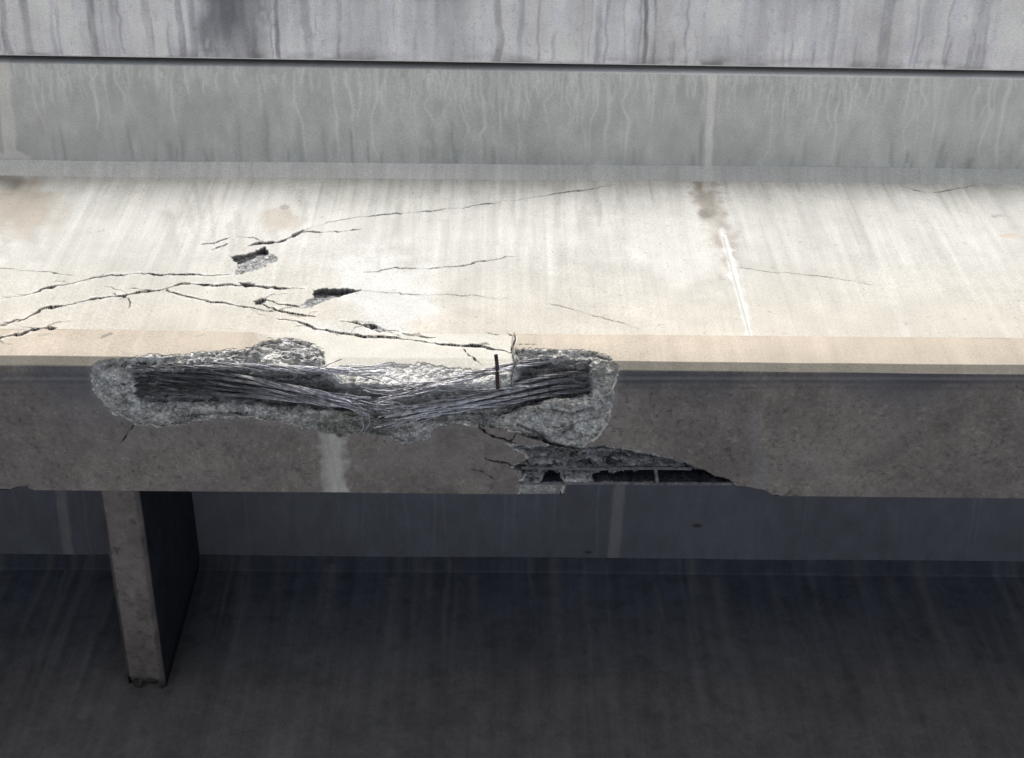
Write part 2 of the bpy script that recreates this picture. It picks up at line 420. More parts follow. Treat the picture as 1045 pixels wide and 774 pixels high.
# broken-through back corner of the soffit
HOLE = [(512, 452), (540, 455), (590, 456), (622, 456), (660, 461), (700, 473), (742, 490), (750, 494), (700, 494), (620, 493), (560, 494), (528, 493), (536, 486), (520, 477),
        (538, 469), (528, 461)]
sH = poly_sdf(U, V, HOLE) + .5*jag
sH = np.where(SEGG == 6, sH, -9)
strip = sstep(474, 478, V)*sstep(493.5, 490, V)*sstep(540, 552, U)
un = U + 9*(fbm(X*30, Y*40, 5, 3, 136)-.5)*2; vn_ = V + 3.0*(fbm(X*35, Y*35, 6, 3, 137)-.5)*2
void = np.maximum.reduce([((un > 553) & (un < 577) & (vn_ > 485)).astype(float), ((un > 612-.8*(V-484)) & (un < 640) & (vn_ > 483.5)).astype(float), ((un > 634) & (vn_ > 482.5-.045*(U-640))).astype(float)])*(V < 493.6)
strip = void; stub = 0*void
depth2 = sstep(0, 4, sH)*(.010 + .020*np.abs(np.sin((V-456+.03*(U-540)+5*n_ck*4)*pi/7.0))*sstep(0, 6, sH) + .05*strip*(1-.8*stub)*sstep(0, 1.2, sH)) + sstep(0, 3, sH)*(.04*n_lo+.05*n_ck+.03*n_md+.014*n_hi)
P[..., 2] += np.where(sH > 0, np.maximum(depth2, .003), 0)
# rear chunk of broken concrete and bottom edge
CHK = [(531, 495), (577, 495), (572, 509), (528, 509)]
sC = np.where((SEGG == 6) | (SEGG == 7), poly_sdf(U, V, CHK)+.4*jag, -9)
P[..., 2] += sstep(0, 3, sC)*(.012+.025*n_lo+.02*n_md)
# cut away: back edge to the right of the chunk, and a chip far left
CUT1 = [(579, 494.5), (620, 493.5), (700, 494), (741, 494.5), (763, 497.5), (779, 500), (787, 505), (792, 509), (795, 530), (572, 530)]
CUT2 = [(-8, 503), (8, 500), (22, 496.5), (28, 495.5), (31, 500), (34, 504), (34, 530), (-10, 530)]
s1 = np.maximum(poly_sdf(U, V, CUT1), poly_sdf(U, V, CUT2)) + .35*jag
cut = ((s1 > 0) & (SEGG >= 6) & (SEGG <= 8))
cx = ((U > 572) & (U < 795) | (U < 33) & (U > -20))
cut |= cx & (SEGG == 7)
# cracks -----------------------------------------------------------------
CR = [
 ([(252,252),(264,249),(278,248),(290,245),(303,239),(311,234)], 3.0),
 ([(303,239),(318,232),(345,225),(370,221),(430,216),(480,211),(520,205),(560,199),(600,193),(628,189)], .85),
 ([(308,236),(335,237.5),(352,236),(369,234)], 1.1),
 ([(-6,307),(0,305),(30,300),(60,291),(85,287),(115,281),(150,279.5),(185,281),(236,280)], 1.5),
 ([(-4,333),(5,331),(25,325),(45,315),(80,309),(115,303),(150,298),(172,294)], 2.4),
 ([(172,294),(185,290),(210,291),(235,290),(262,293),(285,294),(311,294.5)], 2.2),
 ([(170,296),(185,302),(204,306),(230,309),(248,313),(262,316)], 1.7),
 ([(258,309),(271,306),(285,310),(306,312.5)], 1.6),
 ([(264,309),(274,314),(290,318),(305,321),(322,323)], 1.9),
 ([(283,325),(300,327),(313,331),(322,336),(345,339.5),(370,343),(400,344.5),(430,348),(452,352),(480,352.5),(500,355.5),(523,361)], 2.6),
 ([(347,327.5),(366,330),(386,337),(404,338),(420,342),(445,345)], 1.6),
 ([(472,354),(478,362),(486,368),(492,374)], 1.3),
 ([(371,277.5),(385,277),(402,273.5),(440,274),(466,272),(500,265.5),(530,261)], .8),
 ([(-4,346),(0,345),(20,341),(32,336.5),(59,334.5)], 3.2),
 ([(205,250),(220,247),(235,242)], 1.1),
 ([(216,254),(229,250),(233,248)], 1.4),
 ([(-4,274),(30,276),(60,279),(76,281)], .8),
 ([(524.5,338),(526,346),(522,356),(525,372)], 1.6),
 ([(474,424),(482,430),(490,438),(500,444),(510,448),(527,453)], 2.8),
 ([(527,440),(525,446),(521,450)], 1.2),
 ([(494,468),(510,472),(526,476)], 1.0),
 ([(480,478),(494,483),(505,489)], .9),
 ([(138,434),(131,440),(128,446),(123,452)], 1.2),
 ([(560,310),(590,317),(622,327),(652,336)], .55),
 ([(745,272),(800,279),(850,283),(892,292)], .5),
 ([(918,189),(942,196),(956,197),(980,192),(1004,190)], .8),
 ([(115,300),(131,304),(133,310),(131,316)], 1.1),
 ([(245,281),(250,274),(253,268)], 1.0),
 ([(366,295.5),(395,299),(430,301),(470,301),(520,306)], .6),
]
crack_id = np.full((nx, ns), -1)
rb = np.random.default_rng(77)
for pl, w in list(CR):
    if w < 1.5 or min(p[1] for p in pl) > 400: continue
    for q_ in range(3):
        i_ = rb.integers(0, len(pl)-1); x_, y_ = (np.array(pl[i_])*.5+np.array(pl[i_+1])*.5)
        dx, dy = rb.uniform(10, 34)*rb.choice([-1, 1]), rb.uniform(-9, 9)
        CR.append(([(x_, y_), (x_+dx*.4, y_+dy*.6+rb.uniform(-2, 2)), (x_+dx, y_+dy)], rb.uniform(.45, .75)))
def jogs(px, amp, sd_):                              # angular jogs, one per stretch of 'px'
    q = U/px + .35*np.sin(V*.9); i = np.floor(q); f = np.clip((q-i)*2.2, 0, 1)
    return amp*(vnoise(i, 0*i+.5, 0, sd_)*(1-f)+vnoise(i+1, 0*i+.5, 0, sd_)*f-.5)
wob = jogs(13., 2.6, 121) + jogs(5.5, 1.3, 122) + .7*(fbm(X*90, ZZ*70, Y*70, 2, 123)-.5)
for k, (pl, w) in enumerate(CR):
    bx = near(pl, 12) & front
    d, t = seg_dist(U[bx], V[bx]+wob[bx], pl)
    nz = fbm(t*(4+len(pl)), 0*t, k*3.1, 2, 123)
    thick = .84*w*np.clip(2.4*nz-.5, .15, 1.0)*np.minimum(1, np.minimum(t, 1-t)*6+.2)
    q = sstep(thick*.5+.12, thick*.5-.15, d)
    qc = sstep(thick*.5+.42, thick*.5+.06, d)
    dp = (.028 if w > 1.4 else .008)*q
    osf = SEGG[bx] >= 6
    P[..., 1][bx] += np.where(osf, 0, dp); P[..., 2][bx] += np.where(osf, dp, 0)
    amp = np.clip(.22+.78*thick/1.1, 0, 1)*qc
    C[bx] = C[bx]*(1-amp[..., None]) + np.array((.022, .022, .024))*amp[..., None]
    if w > 1.4:                                      # pale chipped lips
        lp = np.exp(-((d-thick*.5-1.1)/.8)**2)*sstep(.45, .65, fbm(X[bx]*40, ZZ[bx]*40, Y[bx]*9, 3, 143))*.5*(~osf)
        C[bx] = C[bx]*(1-lp[..., None]) + np.array((.72, .72, .71))*lp[..., None]
    if w >= 1.0:
        ci = crack_id[bx]; ci[(d < np.maximum(thick*.5, .5)+.3) & (sd[bx] < 0)] = k; crack_id[bx] = ci
# small blown-out pockets on the web
POCK = [[(235, 262), (248, 261), (262, 256), (270, 252), (274, 258), (283, 262), (280, 269), (266, 273), (256, 277), (241, 280), (241, 269)],
        [(319, 296), (340, 295), (352, 296), (368, 296), (356, 300), (342, 304), (332, 307), (319, 313), (307, 311), (314, 306), (320, 303)],
        [(260, 310), (266, 305), (272, 307), (268, 311)], [(372, 331), (382, 330), (398, 338), (384, 339)],
        [(243, 288), (256, 289), (270, 293), (250, 294)], [(483, 352), (497, 350), (505, 354), (512, 359), (495, 358)]]
pock_id = np.full((nx, ns), -1)
ROOF = [[(233, 262.5), (247, 262), (262, 257), (273, 252.5)], [(319, 297), (340, 296.5), (370, 296.5)], [(262, 308), (268, 306)], [(373, 332), (383, 332)], [(245, 289), (268, 292)], [(484, 353), (504, 353)]]
for k, pg in enumerate(POCK):
    bx = near(pg, 9) & (SEGG <= 3); s = np.full((nx, ns), -9.); s[bx] = poly_sdf(U[bx], V[bx], pg)+.7*jag[bx]
    top = sstep(max(p[1] for p in pg)-(.75 if k < 2 else .6)*(max(p[1] for p in pg)-min(p[1] for p in pg)), min(p[1] for p in pg)+1, V)
    dpk = sstep(0, 1.2, s)*(.008+.020*top) + sstep(0, 2, s)*(.02*n_lo+.02*n_md+.012*n_hi)
    P[..., 1] += np.where(s > 0, np.maximum(dpk, .002), 0)
    rd = np.full((nx, ns), 99.); rd[bx] = seg_dist(U[bx], V[bx], ROOF[k])[0]
    top = sstep((5.2 if k < 2 else 2.6), (3.0 if k < 2 else 1.2), rd)
    cc = lerp((.46, .46, .465), (.085, .085, .09), sstep(.40, .60, top+.9*n_md))*(1+1.2*n_md+.8*n_hi)[..., None]  # shadow under each pocket's roof is painted into the colour
    mk = sstep(-.9, .1, s-.6*(top < .3)); C = C*(1-mk[..., None])+cc*mk[..., None]
    if True: pock_id[s > .2] = k

# colour of fractured concrete
br = np.empty((nx, ns, 3)); br[:] = (.69, .69, .68)
br *= (1+.9*n_md+1.0*n_hi+1.0*n_ck+.8*(stp-.5))[..., None]
for pl_, w_, k_ in (([(540, 462), (565, 460), (592, 459), (622, 459.5), (660, 466), (700, 476.5), (738, 489.5)], 3.6, .9), ([(545, 468.5), (600, 467), (650, 468.5), (690, 475)], 2.6, .8), ([(540, 476.5), (590, 475.5), (640, 476)], 2.6, .75), ([(535, 484), (560, 482), (610, 482.5)], 2.2, .7),
                    ([(500, 436), (520, 443), (545, 447), (566, 452), (590, 459)], 3.4, .9), ([(528, 432), (548, 440), (558, 449)], 2.4, .7), ([(180, 424), (215, 420), (250, 422)], 2.0, .5), ([(330, 432), (352, 428), (372, 436)], 2.0, .6), ([(560, 416), (585, 420), (606, 414)], 2.0, .5), ([(575, 440), (590, 428), (611, 424)], 2.0, .45)):
    l, t = line(pl_, w_, int(w_*10)+len(pl_), 1.1); tint(br, l*(SEGG >= 6), (.035, .037, .044), k_)
br *= lerp((1., 1., 1.), (.86, .80, .70), sstep(.5, .7, fbm(X*24, (Y+ZZ)*24, 3, 3, 139))*.3)
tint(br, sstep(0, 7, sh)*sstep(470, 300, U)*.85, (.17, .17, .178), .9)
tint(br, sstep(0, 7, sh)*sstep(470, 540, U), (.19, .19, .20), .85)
tint(br, sstep(0, 4, sH), (.25, .252, .258), .7); tint(br, (sH > -.4)*void, (.018, .022, .032), .97); tint(br, (sH > 0)*sstep(.04, .16, n_ck+.5*n_lo+.10*np.sin((V-456+.03*(U-540))*2*pi/7.0))*.85, (.055, .058, .066), .9); tint(br, (sH > .5)*sstep(590, 700, U)*sstep(8, 2, sH)*.6, (.05, .052, .06), .9)  # voids painted near-black, giving shallow recesses the darkness of a deep hole
up = sstep(404, 385, V)*sstep(350, 390, U)*sstep(524, 515, U)
tint(br, up*sstep(0, 2, sd), (.66, .66, .66), .75)  # upper ledge of the rubble painted brighter, as if catching the light
tint(br, blob(300, 356, 42, 16, 130, .3)*sstep(0, 2, sd), (.56, .56, .56), .7)
tint(br, blob(355, 432, 60, 18, 131, .5)*sstep(0, 2, sd), (.40, .40, .345), .7)
tint(br, sstep(0, 3, sC), (.42, .425, .40), .9)
bmask = np.maximum.reduce([sstep(-.2, .8, sd), sstep(-.2, .8, sH), sstep(-.2, .8, sC)])
# fracture dust pales the skin next to the break
tint(C, sstep(-7, 0, sd)*(.4+.6*so_f)*(bmask < .5), (.42, .415, .40), .22)
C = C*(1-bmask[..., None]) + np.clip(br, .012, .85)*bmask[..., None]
C = np.clip(C, .01, .86)

girder = empty('bridge_girder', (0, yb+.25, H+Z))
tag(girder, 'outer concrete bridge girder with cracked pale web and smashed lower edge baring frayed steel strands', 'girder', 'bridge girders')
def fmin(A): return np.minimum.reduce([A[:-1, :-1], A[1:, :-1], A[:-1, 1:], A[1:, 1:]])
def favg(A): return (A[:-1, :-1]+A[1:, :-1]+A[:-1, 1:]+A[1:, 1:])/4.
keep = ~((cut[:-1, :-1] | cut[1:, :-1] | cut[:-1, 1:] | cut[1:, 1:]))
f_sd, f_sH, f_sC = favg(sd), favg(sH), favg(sC)
f_cr = crack_id[:-1, :-1]; f_pk = pock_id[:-1, :-1]; f_seg = SEGG[:-1, :-1]
lab = np.where(f_seg <= 1, 0, 1)
lab = np.where((f_pk >= 0), 100+f_pk, lab); lab = np.where((f_cr >= 0) & (lab < 100), 200+f_cr, lab)
lab = np.where(f_sd > 0, 2, lab); lab = np.where(f_sH > 0, 3, lab); lab = np.where(f_sC > 0, 4, lab)
lab = np.where(keep, lab, -1)
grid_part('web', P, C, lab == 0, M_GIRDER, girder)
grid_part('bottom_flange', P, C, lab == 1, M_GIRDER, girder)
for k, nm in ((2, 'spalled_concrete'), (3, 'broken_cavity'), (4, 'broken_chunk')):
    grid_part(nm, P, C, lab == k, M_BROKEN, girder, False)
for k in range(len(POCK)): grid_part('spall_pocket', P, C, lab == 100+k, M_BROKEN, girder, False)
for k in range(len(CR)): grid_part('crack', P, C, lab == 200+k, M_GIRDER, girder)
# end caps stay far outside the view

# ------------------------------------------------------------------ steel
def tube_verts(path, r, nside=6):
    path = np.asarray(path, float); n = len(path)
    T = np.gradient(path, axis=0); T /= np.linalg.norm(T, axis=1)[:, None]+1e-9
    ref = np.array((0, -.7, .7)); A = np.cross(T, ref); A /= np.linalg.norm(A, axis=1)[:, None]+1e-9
    B = np.cross(T, A)
    r = np.broadcast_to(np.asarray(r, float), (n,))
    th = np.linspace(0, 2*pi, nside, endpoint=False)
    return path[:, None, :] + r[:, None, None]*(np.cos(th)[None, :, None]*A[:, None, :]+np.sin(th)[None, :, None]*B[:, None, :]), A, B
def tube_faces(n, k, base):
    i = np.arange(n-1)[:, None]; j = np.arange(k)[None, :]
    a = base+i*k+j; b = base+i*k+(j+1) % k
    return np.stack([a, b, b+k, a+k], -1).reshape(-1, 4)
def tubes(paths, radii, nside=6):
    VV, FF, base = [], [], 0
    for p, r in zip(paths, radii):
        v, _, _ = tube_verts(p, r, nside); VV.append(v.reshape(-1, 3)); FF.append(tube_faces(len(p), nside, base)); base += v.shape[0]*nside
        c0, c1 = np.mean(v[0], 0), np.mean(v[-1], 0)
        VV.append(np.array([c0, c1])); s = base-v.shape[0]*nside; e = base-nside
        FF.append(np.array([[base, s+(j+1) % nside, s+j, s+j] for j in range(nside)]+[[base+1, e+j, e+(j+1) % nside, e+(j+1) % nside] for j in range(nside)])); base += 2
    Q = np.concatenate(FF); return np.concatenate(VV), Q
def spline(pts, n):
    pts = np.asarray(pts, float); k = len(pts); out = []
    for t in np.linspace(0, k-1-1e-6, n):
        i = int(t); f = t-i
        p0, p1, p2, p3 = pts[max(i-1, 0)], pts[i], pts[min(i+1, k-1)], pts[min(i+2, k-1)]
        out.append(.5*((2*p1)+(-p0+p2)*f+(2*p0-5*p1+4*p2-p3)*f*f+(-p0+3*p1-3*p2+p3)*f**3))
    return np.array(out)
def quads_only(V_, Q):                               # triangles are stored as degenerate quads above
    tri = Q[:, 2] == Q[:, 3]
    return V_, Q[~tri], Q[tri][:, :3]
def poly_obj(name, V_, Q, mat, parent, col=None):
    q = [tuple(int(x) for x in f) if f[2] != f[3] else tuple(int(x) for x in f[:3]) for f in Q]
    me = bpy.data.meshes.new(name); me.from_pydata([tuple(v) for v in V_], [], q); me.update()
    me.polygons.foreach_set('use_smooth', np.ones(len(me.polygons), bool)); me.materials.append(mat)
    if col is not None:
        at = me.color_attributes.new('Col', 'FLOAT_COLOR', 'POINT'); cc = np.ones((len(V_), 4), np.float32); cc[:, :3] = np.asarray(col)[:, None]; at.data.foreach_set('color', cc.ravel())
    o = bpy.data.objects.new(name, me); COL.objects.link(o)
    if parent is not None:
        o.parent = parent; o.matrix_parent_inverse = Matrix.Translation(parent.location).inverted()
    return o
def on_girder(u, v, back):
    """measured point on the sound outline of the girder, then 'back' metres deeper into it"""
    p = hit_z(u, v, H+Z)
    if p[1] < yso:
        p = hit_y(u, v, yb)
        if p[2] < H+c2+Z: p = hit_y(u, v, yb+c2*.5)
    d = ray(u, v); d = d/np.linalg.norm(d)
    return p + d*back
rs = np.random.default_rng(5)
def strand(pl, b0, b1, mat, fray=.4, splay=.012, nw=6, n=90, seed=0, r=.0018):
    """seven-wire strand from its anchorage (first point) to its frayed end (last point)"""
    g = np.random.default_rng(seed)
    k = len(pl); base = [on_girder(u, v, b0+(b1-b0)*i/(k-1)) for i, (u, v) in enumerate(pl)]
    c = spline(base, n); L = np.concatenate([[0], np.cumsum(np.linalg.norm(np.diff(c, axis=0), axis=1))])
    tt = L/L[-1]
    T = np.gradient(c, axis=0); T /= np.linalg.norm(T, axis=1)[:, None]
    A = np.cross(T, (0, -.7, .7)); A /= np.linalg.norm(A, axis=1)[:, None]; B = np.cross(T, A)
    paths, rad = [c[:int(n*g.uniform(.86, .99))]], [r]
    for w in range(nw):
        ph = 2*pi*w/nw + L*2*pi/.19
        ph2 = g.uniform(0, 2*pi); sp = splay*g.uniform(.3, 1.5); s0 = 1-fray*g.uniform(.5, 1.2)
        op = np.clip((tt-s0)/(1-s0), 0, 1)**2.1
        rr = .0044+.0010*np.sin(L*23+w*1.7)
        off = rr[:, None]*(np.cos(ph)[:, None]*A+np.sin(ph)[:, None]*B) + (sp*op)[:, None]*(cos(ph2)*A*.4+sin(ph2)*B) + (op*.004)[:, None]*np.sin(L*40+ph2)[:, None]*B
        m_ = int(n*g.uniform(.80, 1.0)); paths.append((c+off)[:m_]); rad.append(r)
    cf = np.concatenate([np.full(len(p)*6+2, g.choice([.42, .7, 1.0, 1.25])) for p in paths])
    return tubes(paths, rad, 6) + (cf,)
LEFT = [
 ([(124,371.5),(210,371.5),(280,374),(345,377),(402,376)], .050, .006),
 ([(124,374.5),(220,374.5),(300,378),(360,380.5),(398,380)], .052, .004),
 ([(124,381),(215,385),(300,398),(360,409),(406,415)], .058, .000),
 ([(124,385),(215,391),(300,402.5),(350,410),(392,414)], .056, .002),
 ([(124,394),(215,396),(290,404.5),(345,413),(402,421)], .056, -.006),
 ([(124,401),(220,402),(290,408),(350,415),(392,424)], .054, -.008),
 ([(124,377.5),(210,379),(290,393),(340,403),(382,409)], .066, .010),
]
RIGHT = [
 ([(606,362),(572,364),(530,370),(478,382),(430,393),(388,402)], .085, -.012),
 ([(606,367),(570,369),(525,375),(480,386.5),(430,397.5),(380,408)], .09, -.004),
 ([(606,378),(566,383),(522,393),(475,404),(430,413),(374,420)], .09, -.016),
 ([(606,384),(566,389),(522,399),(475,410),(425,419.5),(372,430)], .09, -.022),
 ([(606,391),(566,396),(522,405.5),(475,415),(425,424),(374,437)], .09, -.018),
 ([(606,398),(560,403),(515,412),(470,418.5),(425,426),(378,434)], .08, -.012),
 ([(540,394),(500,396.5),(455,397.5),(415,399),(384,398)], .05, .010),
]
kk = 0
for grp, dark in ((LEFT, False), (RIGHT, False)):
    for pl, b0, b1 in grp:
        kk += 1
        V_, Q_, cf = strand(pl, b0, b1, None, fray=.42 if grp is LEFT else .62, splay=.020 if grp is LEFT else .026, seed=kk*13)
        us = project(V_)[0]
        k_ = sstep(190, 350, us) if grp is LEFT else sstep(606, 510, us)
        poly_obj('prestressing_strand', V_, Q_, M_STEEL, girder, (.36+1.05*k_)*cf*(.7+.3*((kk*7) % 5)/4.))  # shade painted on the strands near the anchorage, brighter at frayed ends
# stray wires
for pl, b in (([(315,378),(330,374),(340,370),(349,366.5)], .0), ([(368,395),(380,398),(395,399),(412,398)], .0), ([(525,396),(480,398),(430,396),(395,401)], .02), ([(356,381),(372,385),(388,389)], .0),
              ([(372,418),(369,428),(371,436),(366,443)], -.004), ([(376,421),(377,432),(372,440)], -.003)):
    c = spline([on_girder(u, v, b) for u, v in pl], 24)
    V_, Q_ = tubes([c], [.0022]); poly_obj('broken_wire', V_, Q_, M_WIRE, girder)
for q_ in range(14):
    u0, v0 = rs.uniform(355, 445), rs.uniform(380, 428); an = rs.choice([-1, 1])*rs.uniform(.1, .75); ln = rs.uniform(16, 42)
    pl = [(u0-ln*cos(an)*.5, v0-ln*sin(an)*.5), (u0+rs.uniform(-2, 2), v0+rs.uniform(-3, 3)), (u0+ln*cos(an)*.5, v0+ln*sin(an)*.5)]
    c = spline([on_girder(u, v, b) for (u, v), b in zip(pl, (rs.uniform(0, .02), rs.uniform(-.02, .005), rs.uniform(-.02, .01)))], 20)
    V_, Q_ = tubes([c], [.0017]); poly_obj('broken_wire', V_, Q_, M_WIRE, girder)
# strands bared inside the broken corner
def hit_s(u, v, up): return hit_z(u, v, H+Z+up)
for pl, up, r, mt in (([(532,477.5),(600,478.5),(660,478),(706,478.5)], .006, .0052, M_STEELD), ([(524,493.5),(600,493.2),(680,493.6),(748,494)], .004, .0055, M_STEELD)):
    c = spline([hit_s(u, v, up) for u, v in pl], 60)
    L = np.linspace(0, 1, 60)*40
    T = np.gradient(c, axis=0); T /= np.linalg.norm(T, axis=1)[:, None]; A = np.cross(T, (0, 0, 1)); B = np.cross(T, A)
    ws = [c]+[c+r*.75*(np.cos(L+w*pi/3)[:, None]*A+np.sin(L+w*pi/3)[:, None]*B) for w in range(6)]
    V_, Q_ = tubes(ws, [r*.42]*7); poly_obj('prestressing_strand', V_, Q_, mt, girder)
# rusty stirrup stubs
p0, p1 = on_girder(506, 362, -.012), on_girder(508, 397, .02)
c = spline([p0, p0*.66+p1*.34+np.array((.002, 0, 0)), p0*.33+p1*.67, p1], 40)
rib = .0062+.0010*(np.sin(np.arange(40)*2.1) > .3)
V_, Q_ = tubes([c], [rib], 10); poly_obj('rebar_stub', V_, Q_, M_RUST, girder)
c = spline([hit_s(669, 479, .012), hit_s(670, 486, .008), hit_s(670.5, 494, .004)], 20)
V_, Q_ = tubes([c], [.007], 10); poly_obj('rebar_stub', V_, Q_, M_STEELD, girder)

# ------------------------------------------------------------------ second girder, in shade
XS2 = axis((-13, -4, .6), (-4, -2.6, .1), (-2.6, 2.7, .008), (2.7, 5, .2), (5, 13, .6))
pts2 = [(a_+SP, b_-(.022 if 2 <= i_ <= 4 else 0)) for i_, (a_, b_) in enumerate(pts)]
PR2, SEG2 = profile(pts2, [.01, .009, .02, .01, .05, .01, .1, .01, .05, .05, .05, .2])
nx2, ns2 = len(XS2), len(PR2)
P2 = np.empty((nx2, ns2, 3)); P2[..., 0] = XS2[:, None]; P2[..., 1] = PR2[None, :, 0]; P2[..., 2] = PR2[None, :, 1]
X2, Y2, Z2 = P2[..., 0], P2[..., 1], P2[..., 2]
U2, V2 = [a.reshape(nx2, ns2) for a in project(P2.reshape(-1, 3))]
P2[..., 1] += (fbm(X2*1.3, Z2*1.3, 7, 3, 205)-.5)*.010
cl2 = fbm(X2*2.0, Z2*2.0, 3, 5, 207); st2 = fbm(X2*24, Z2*1.3, 0, 4, 209); st3 = fbm(X2*80, Z2*2.2, 0, 3, 211)
C2 = np.empty((nx2, ns2, 3)); C2[...] = lerp((.122, .136, .178), (.218, .206, .202), sstep(590, 720, V2))  # bluish shade painted in at the top of the web, easing downwards
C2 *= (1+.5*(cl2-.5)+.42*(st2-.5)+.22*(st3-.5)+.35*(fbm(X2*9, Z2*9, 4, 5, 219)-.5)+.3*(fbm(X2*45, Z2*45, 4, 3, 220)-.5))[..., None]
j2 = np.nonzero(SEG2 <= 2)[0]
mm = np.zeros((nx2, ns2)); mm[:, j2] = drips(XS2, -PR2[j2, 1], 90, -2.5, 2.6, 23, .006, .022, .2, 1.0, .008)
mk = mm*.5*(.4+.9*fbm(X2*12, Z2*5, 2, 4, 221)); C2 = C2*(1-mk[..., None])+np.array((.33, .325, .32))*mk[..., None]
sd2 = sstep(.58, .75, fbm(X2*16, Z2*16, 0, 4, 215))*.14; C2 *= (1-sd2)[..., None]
C2 *= (1-.4*np.exp(-(np.hypot((U2-178)/46, (V2-620)/90))**2))[..., None]  # soft shade beside the diaphragm, painted into the girder colour
C2 *= np.where(SEG2 == 0, .66, 1.0)[None, :, None]  # haunch painted darker to cancel the light its underside catches
C2 = np.clip(C2, .02, .8)
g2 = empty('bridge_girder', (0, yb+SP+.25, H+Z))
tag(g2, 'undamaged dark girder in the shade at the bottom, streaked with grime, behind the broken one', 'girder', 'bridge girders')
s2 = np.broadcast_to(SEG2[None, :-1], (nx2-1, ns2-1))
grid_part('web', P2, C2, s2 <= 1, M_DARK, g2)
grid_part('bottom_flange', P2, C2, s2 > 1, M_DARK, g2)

# ------------------------------------------------------------------ cross diaphragm
def dia_x(pts_):
    return float(np.mean([hit_z(u, v, zdia+Z)[0] for u, v in pts_]))
xa, xb = dia_x([(104.5, 505), (126, 693)]), dia_x([(150, 505), (161, 690)])
print('diaphragm x', xa, xb, 'w', xb-xa, dia_x([(104.5, 505)]), dia_x([(126, 693)]), dia_x([(150, 505)]), dia_x([(161, 690)]))
cb = .018
zb = zdia+Z; zt = zd+Z-.001
dp = [(xa, zt), (xa, zb+cb), (xa+cb, zb), (xb-cb, zb), (xb, zb+cb), (xb, zt)]
DP = []; SD = []
for k in range(5):
    a, b = np.array(dp[k]), np.array(dp[k+1]); n = max(2, int(np.hypot(*(b-a))/.008))
    for t in np.linspace(0, 1, n+1)[:-1]: DP.append(a+(b-a)*t); SD.append(k)
DP.append(np.array(dp[-1])); SD.append(4); DP = np.array(DP); SD = np.array(SD)
ys = np.linspace(yback-.01, yw2+.02, 260)
PD = np.empty((len(ys), len(DP), 3)); PD[..., 1] = ys[:, None]; PD[..., 0] = DP[None, :, 0]; PD[..., 2] = DP[None, :, 1]
XD, YD, ZD = PD[..., 0], PD[..., 1], PD[..., 2]
PD[..., 0] += (fbm(YD*3, ZD*3, 0, 3, 301)-.5)*.008; PD[..., 2] += np.where((SD > 0) & (SD < 4), (fbm(XD*5, YD*5, 0, 4, 303)-.5)*.006, 0)
CD = np.empty(PD.shape); CD[:] = (.222, .198, .186)
CD *= (1+.8*(fbm(XD*7, YD*7, ZD*7, 5, 305)-.5)+.6*(fbm(XD*40, YD*25, ZD*40, 3, 306)-.5))[..., None]
CD *= (1-.25*sstep(.66, .78, fbm(XD*70, YD*70, ZD*70, 2, 308)))[..., None]
en = sstep(yw2-.075, yw2-.02, YD+.04*(fbm(XD*30, YD*30, 0, 3, 307)-.5)); CD = lerp(CD, np.broadcast_to((.06, .06, .065), CD.shape), en*.8) if False else CD*(1-.7*en[..., None])
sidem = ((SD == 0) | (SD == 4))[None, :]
CD = np.where(sidem[..., None], CD*.17*np.array((.75, .95, 1.4)), CD)  # side faces painted near-black and bluish to stand for shade
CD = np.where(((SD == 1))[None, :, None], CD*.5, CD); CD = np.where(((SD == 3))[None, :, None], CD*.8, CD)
PD[..., 2] += (en*.035*sstep(.35, .7, fbm(XD*28, YD*28, 0, 4, 309)))*np.where((SD > 0) & (SD < 4), 1, 0)
PD[..., 2] += np.where((SD >= 1) & (SD <= 3), 1, 0)*.018*sstep(.66, .8, fbm(YD*22, XD*30, ZD*22, 4, 310))
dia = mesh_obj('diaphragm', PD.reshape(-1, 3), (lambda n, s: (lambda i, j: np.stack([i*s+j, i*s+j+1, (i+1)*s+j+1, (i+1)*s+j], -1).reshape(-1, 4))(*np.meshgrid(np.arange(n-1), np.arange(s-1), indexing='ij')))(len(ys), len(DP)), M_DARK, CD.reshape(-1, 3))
tag(dia, 'short grey concrete cross beam bridging the two girders at lower left', 'cross beam')

# ------------------------------------------------------------------ deck slab
YS = axis((yf, yw-ch+.01, .005), (yw-ch+.01, yback-.02, .2), (yback-.02, yw2+.02, .006), (yw2+.02, 12, .8))
XS3 = axis((-13, -4, .6), (-4, -2.6, .1), (-2.6, 2.8, .004), (2.8, 5, .2), (5, 13, .6))
pd = [(yf+.02, zd+.30+Z), (yf, zd+.30+Z), (yf, zd+.004+Z), (yf+.004, zd+Z)] + [(y, zd+Z) for y in YS[1:]] + [(12, zd+.3+Z), (yf+.02, zd+.3+Z)]
pd = np.array(pd); nx3, ns3 = len(XS3), len(pd)
P3 = np.empty((nx3, ns3, 3)); P3[..., 0] = XS3[:, None]; P3[..., 1] = pd[None, :, 0]; P3[..., 2] = pd[None, :, 1]
X3, Y3, Z3 = P3[..., 0], P3[..., 1], P3[..., 2]
U3, V3 = [a.reshape(nx3, ns3) for a in project(P3.reshape(-1, 3))]
jo = np.nonzero((pd[:, 1] <= zd+Z+.001) & (pd[:, 0] < yw))[0]; ji = np.nonzero((pd[:, 1] <= zd+Z+.001) & (pd[:, 0] > yback-.1) & (pd[:, 0] < yw2+.1))[0]
outer = (Y3 < yw+.05)
C3 = lerp((.545, .558, .552), (.195, .202, .235), (Y3 > yw).astype(float))  # slab inside the outer web painted darker and bluer, as shade
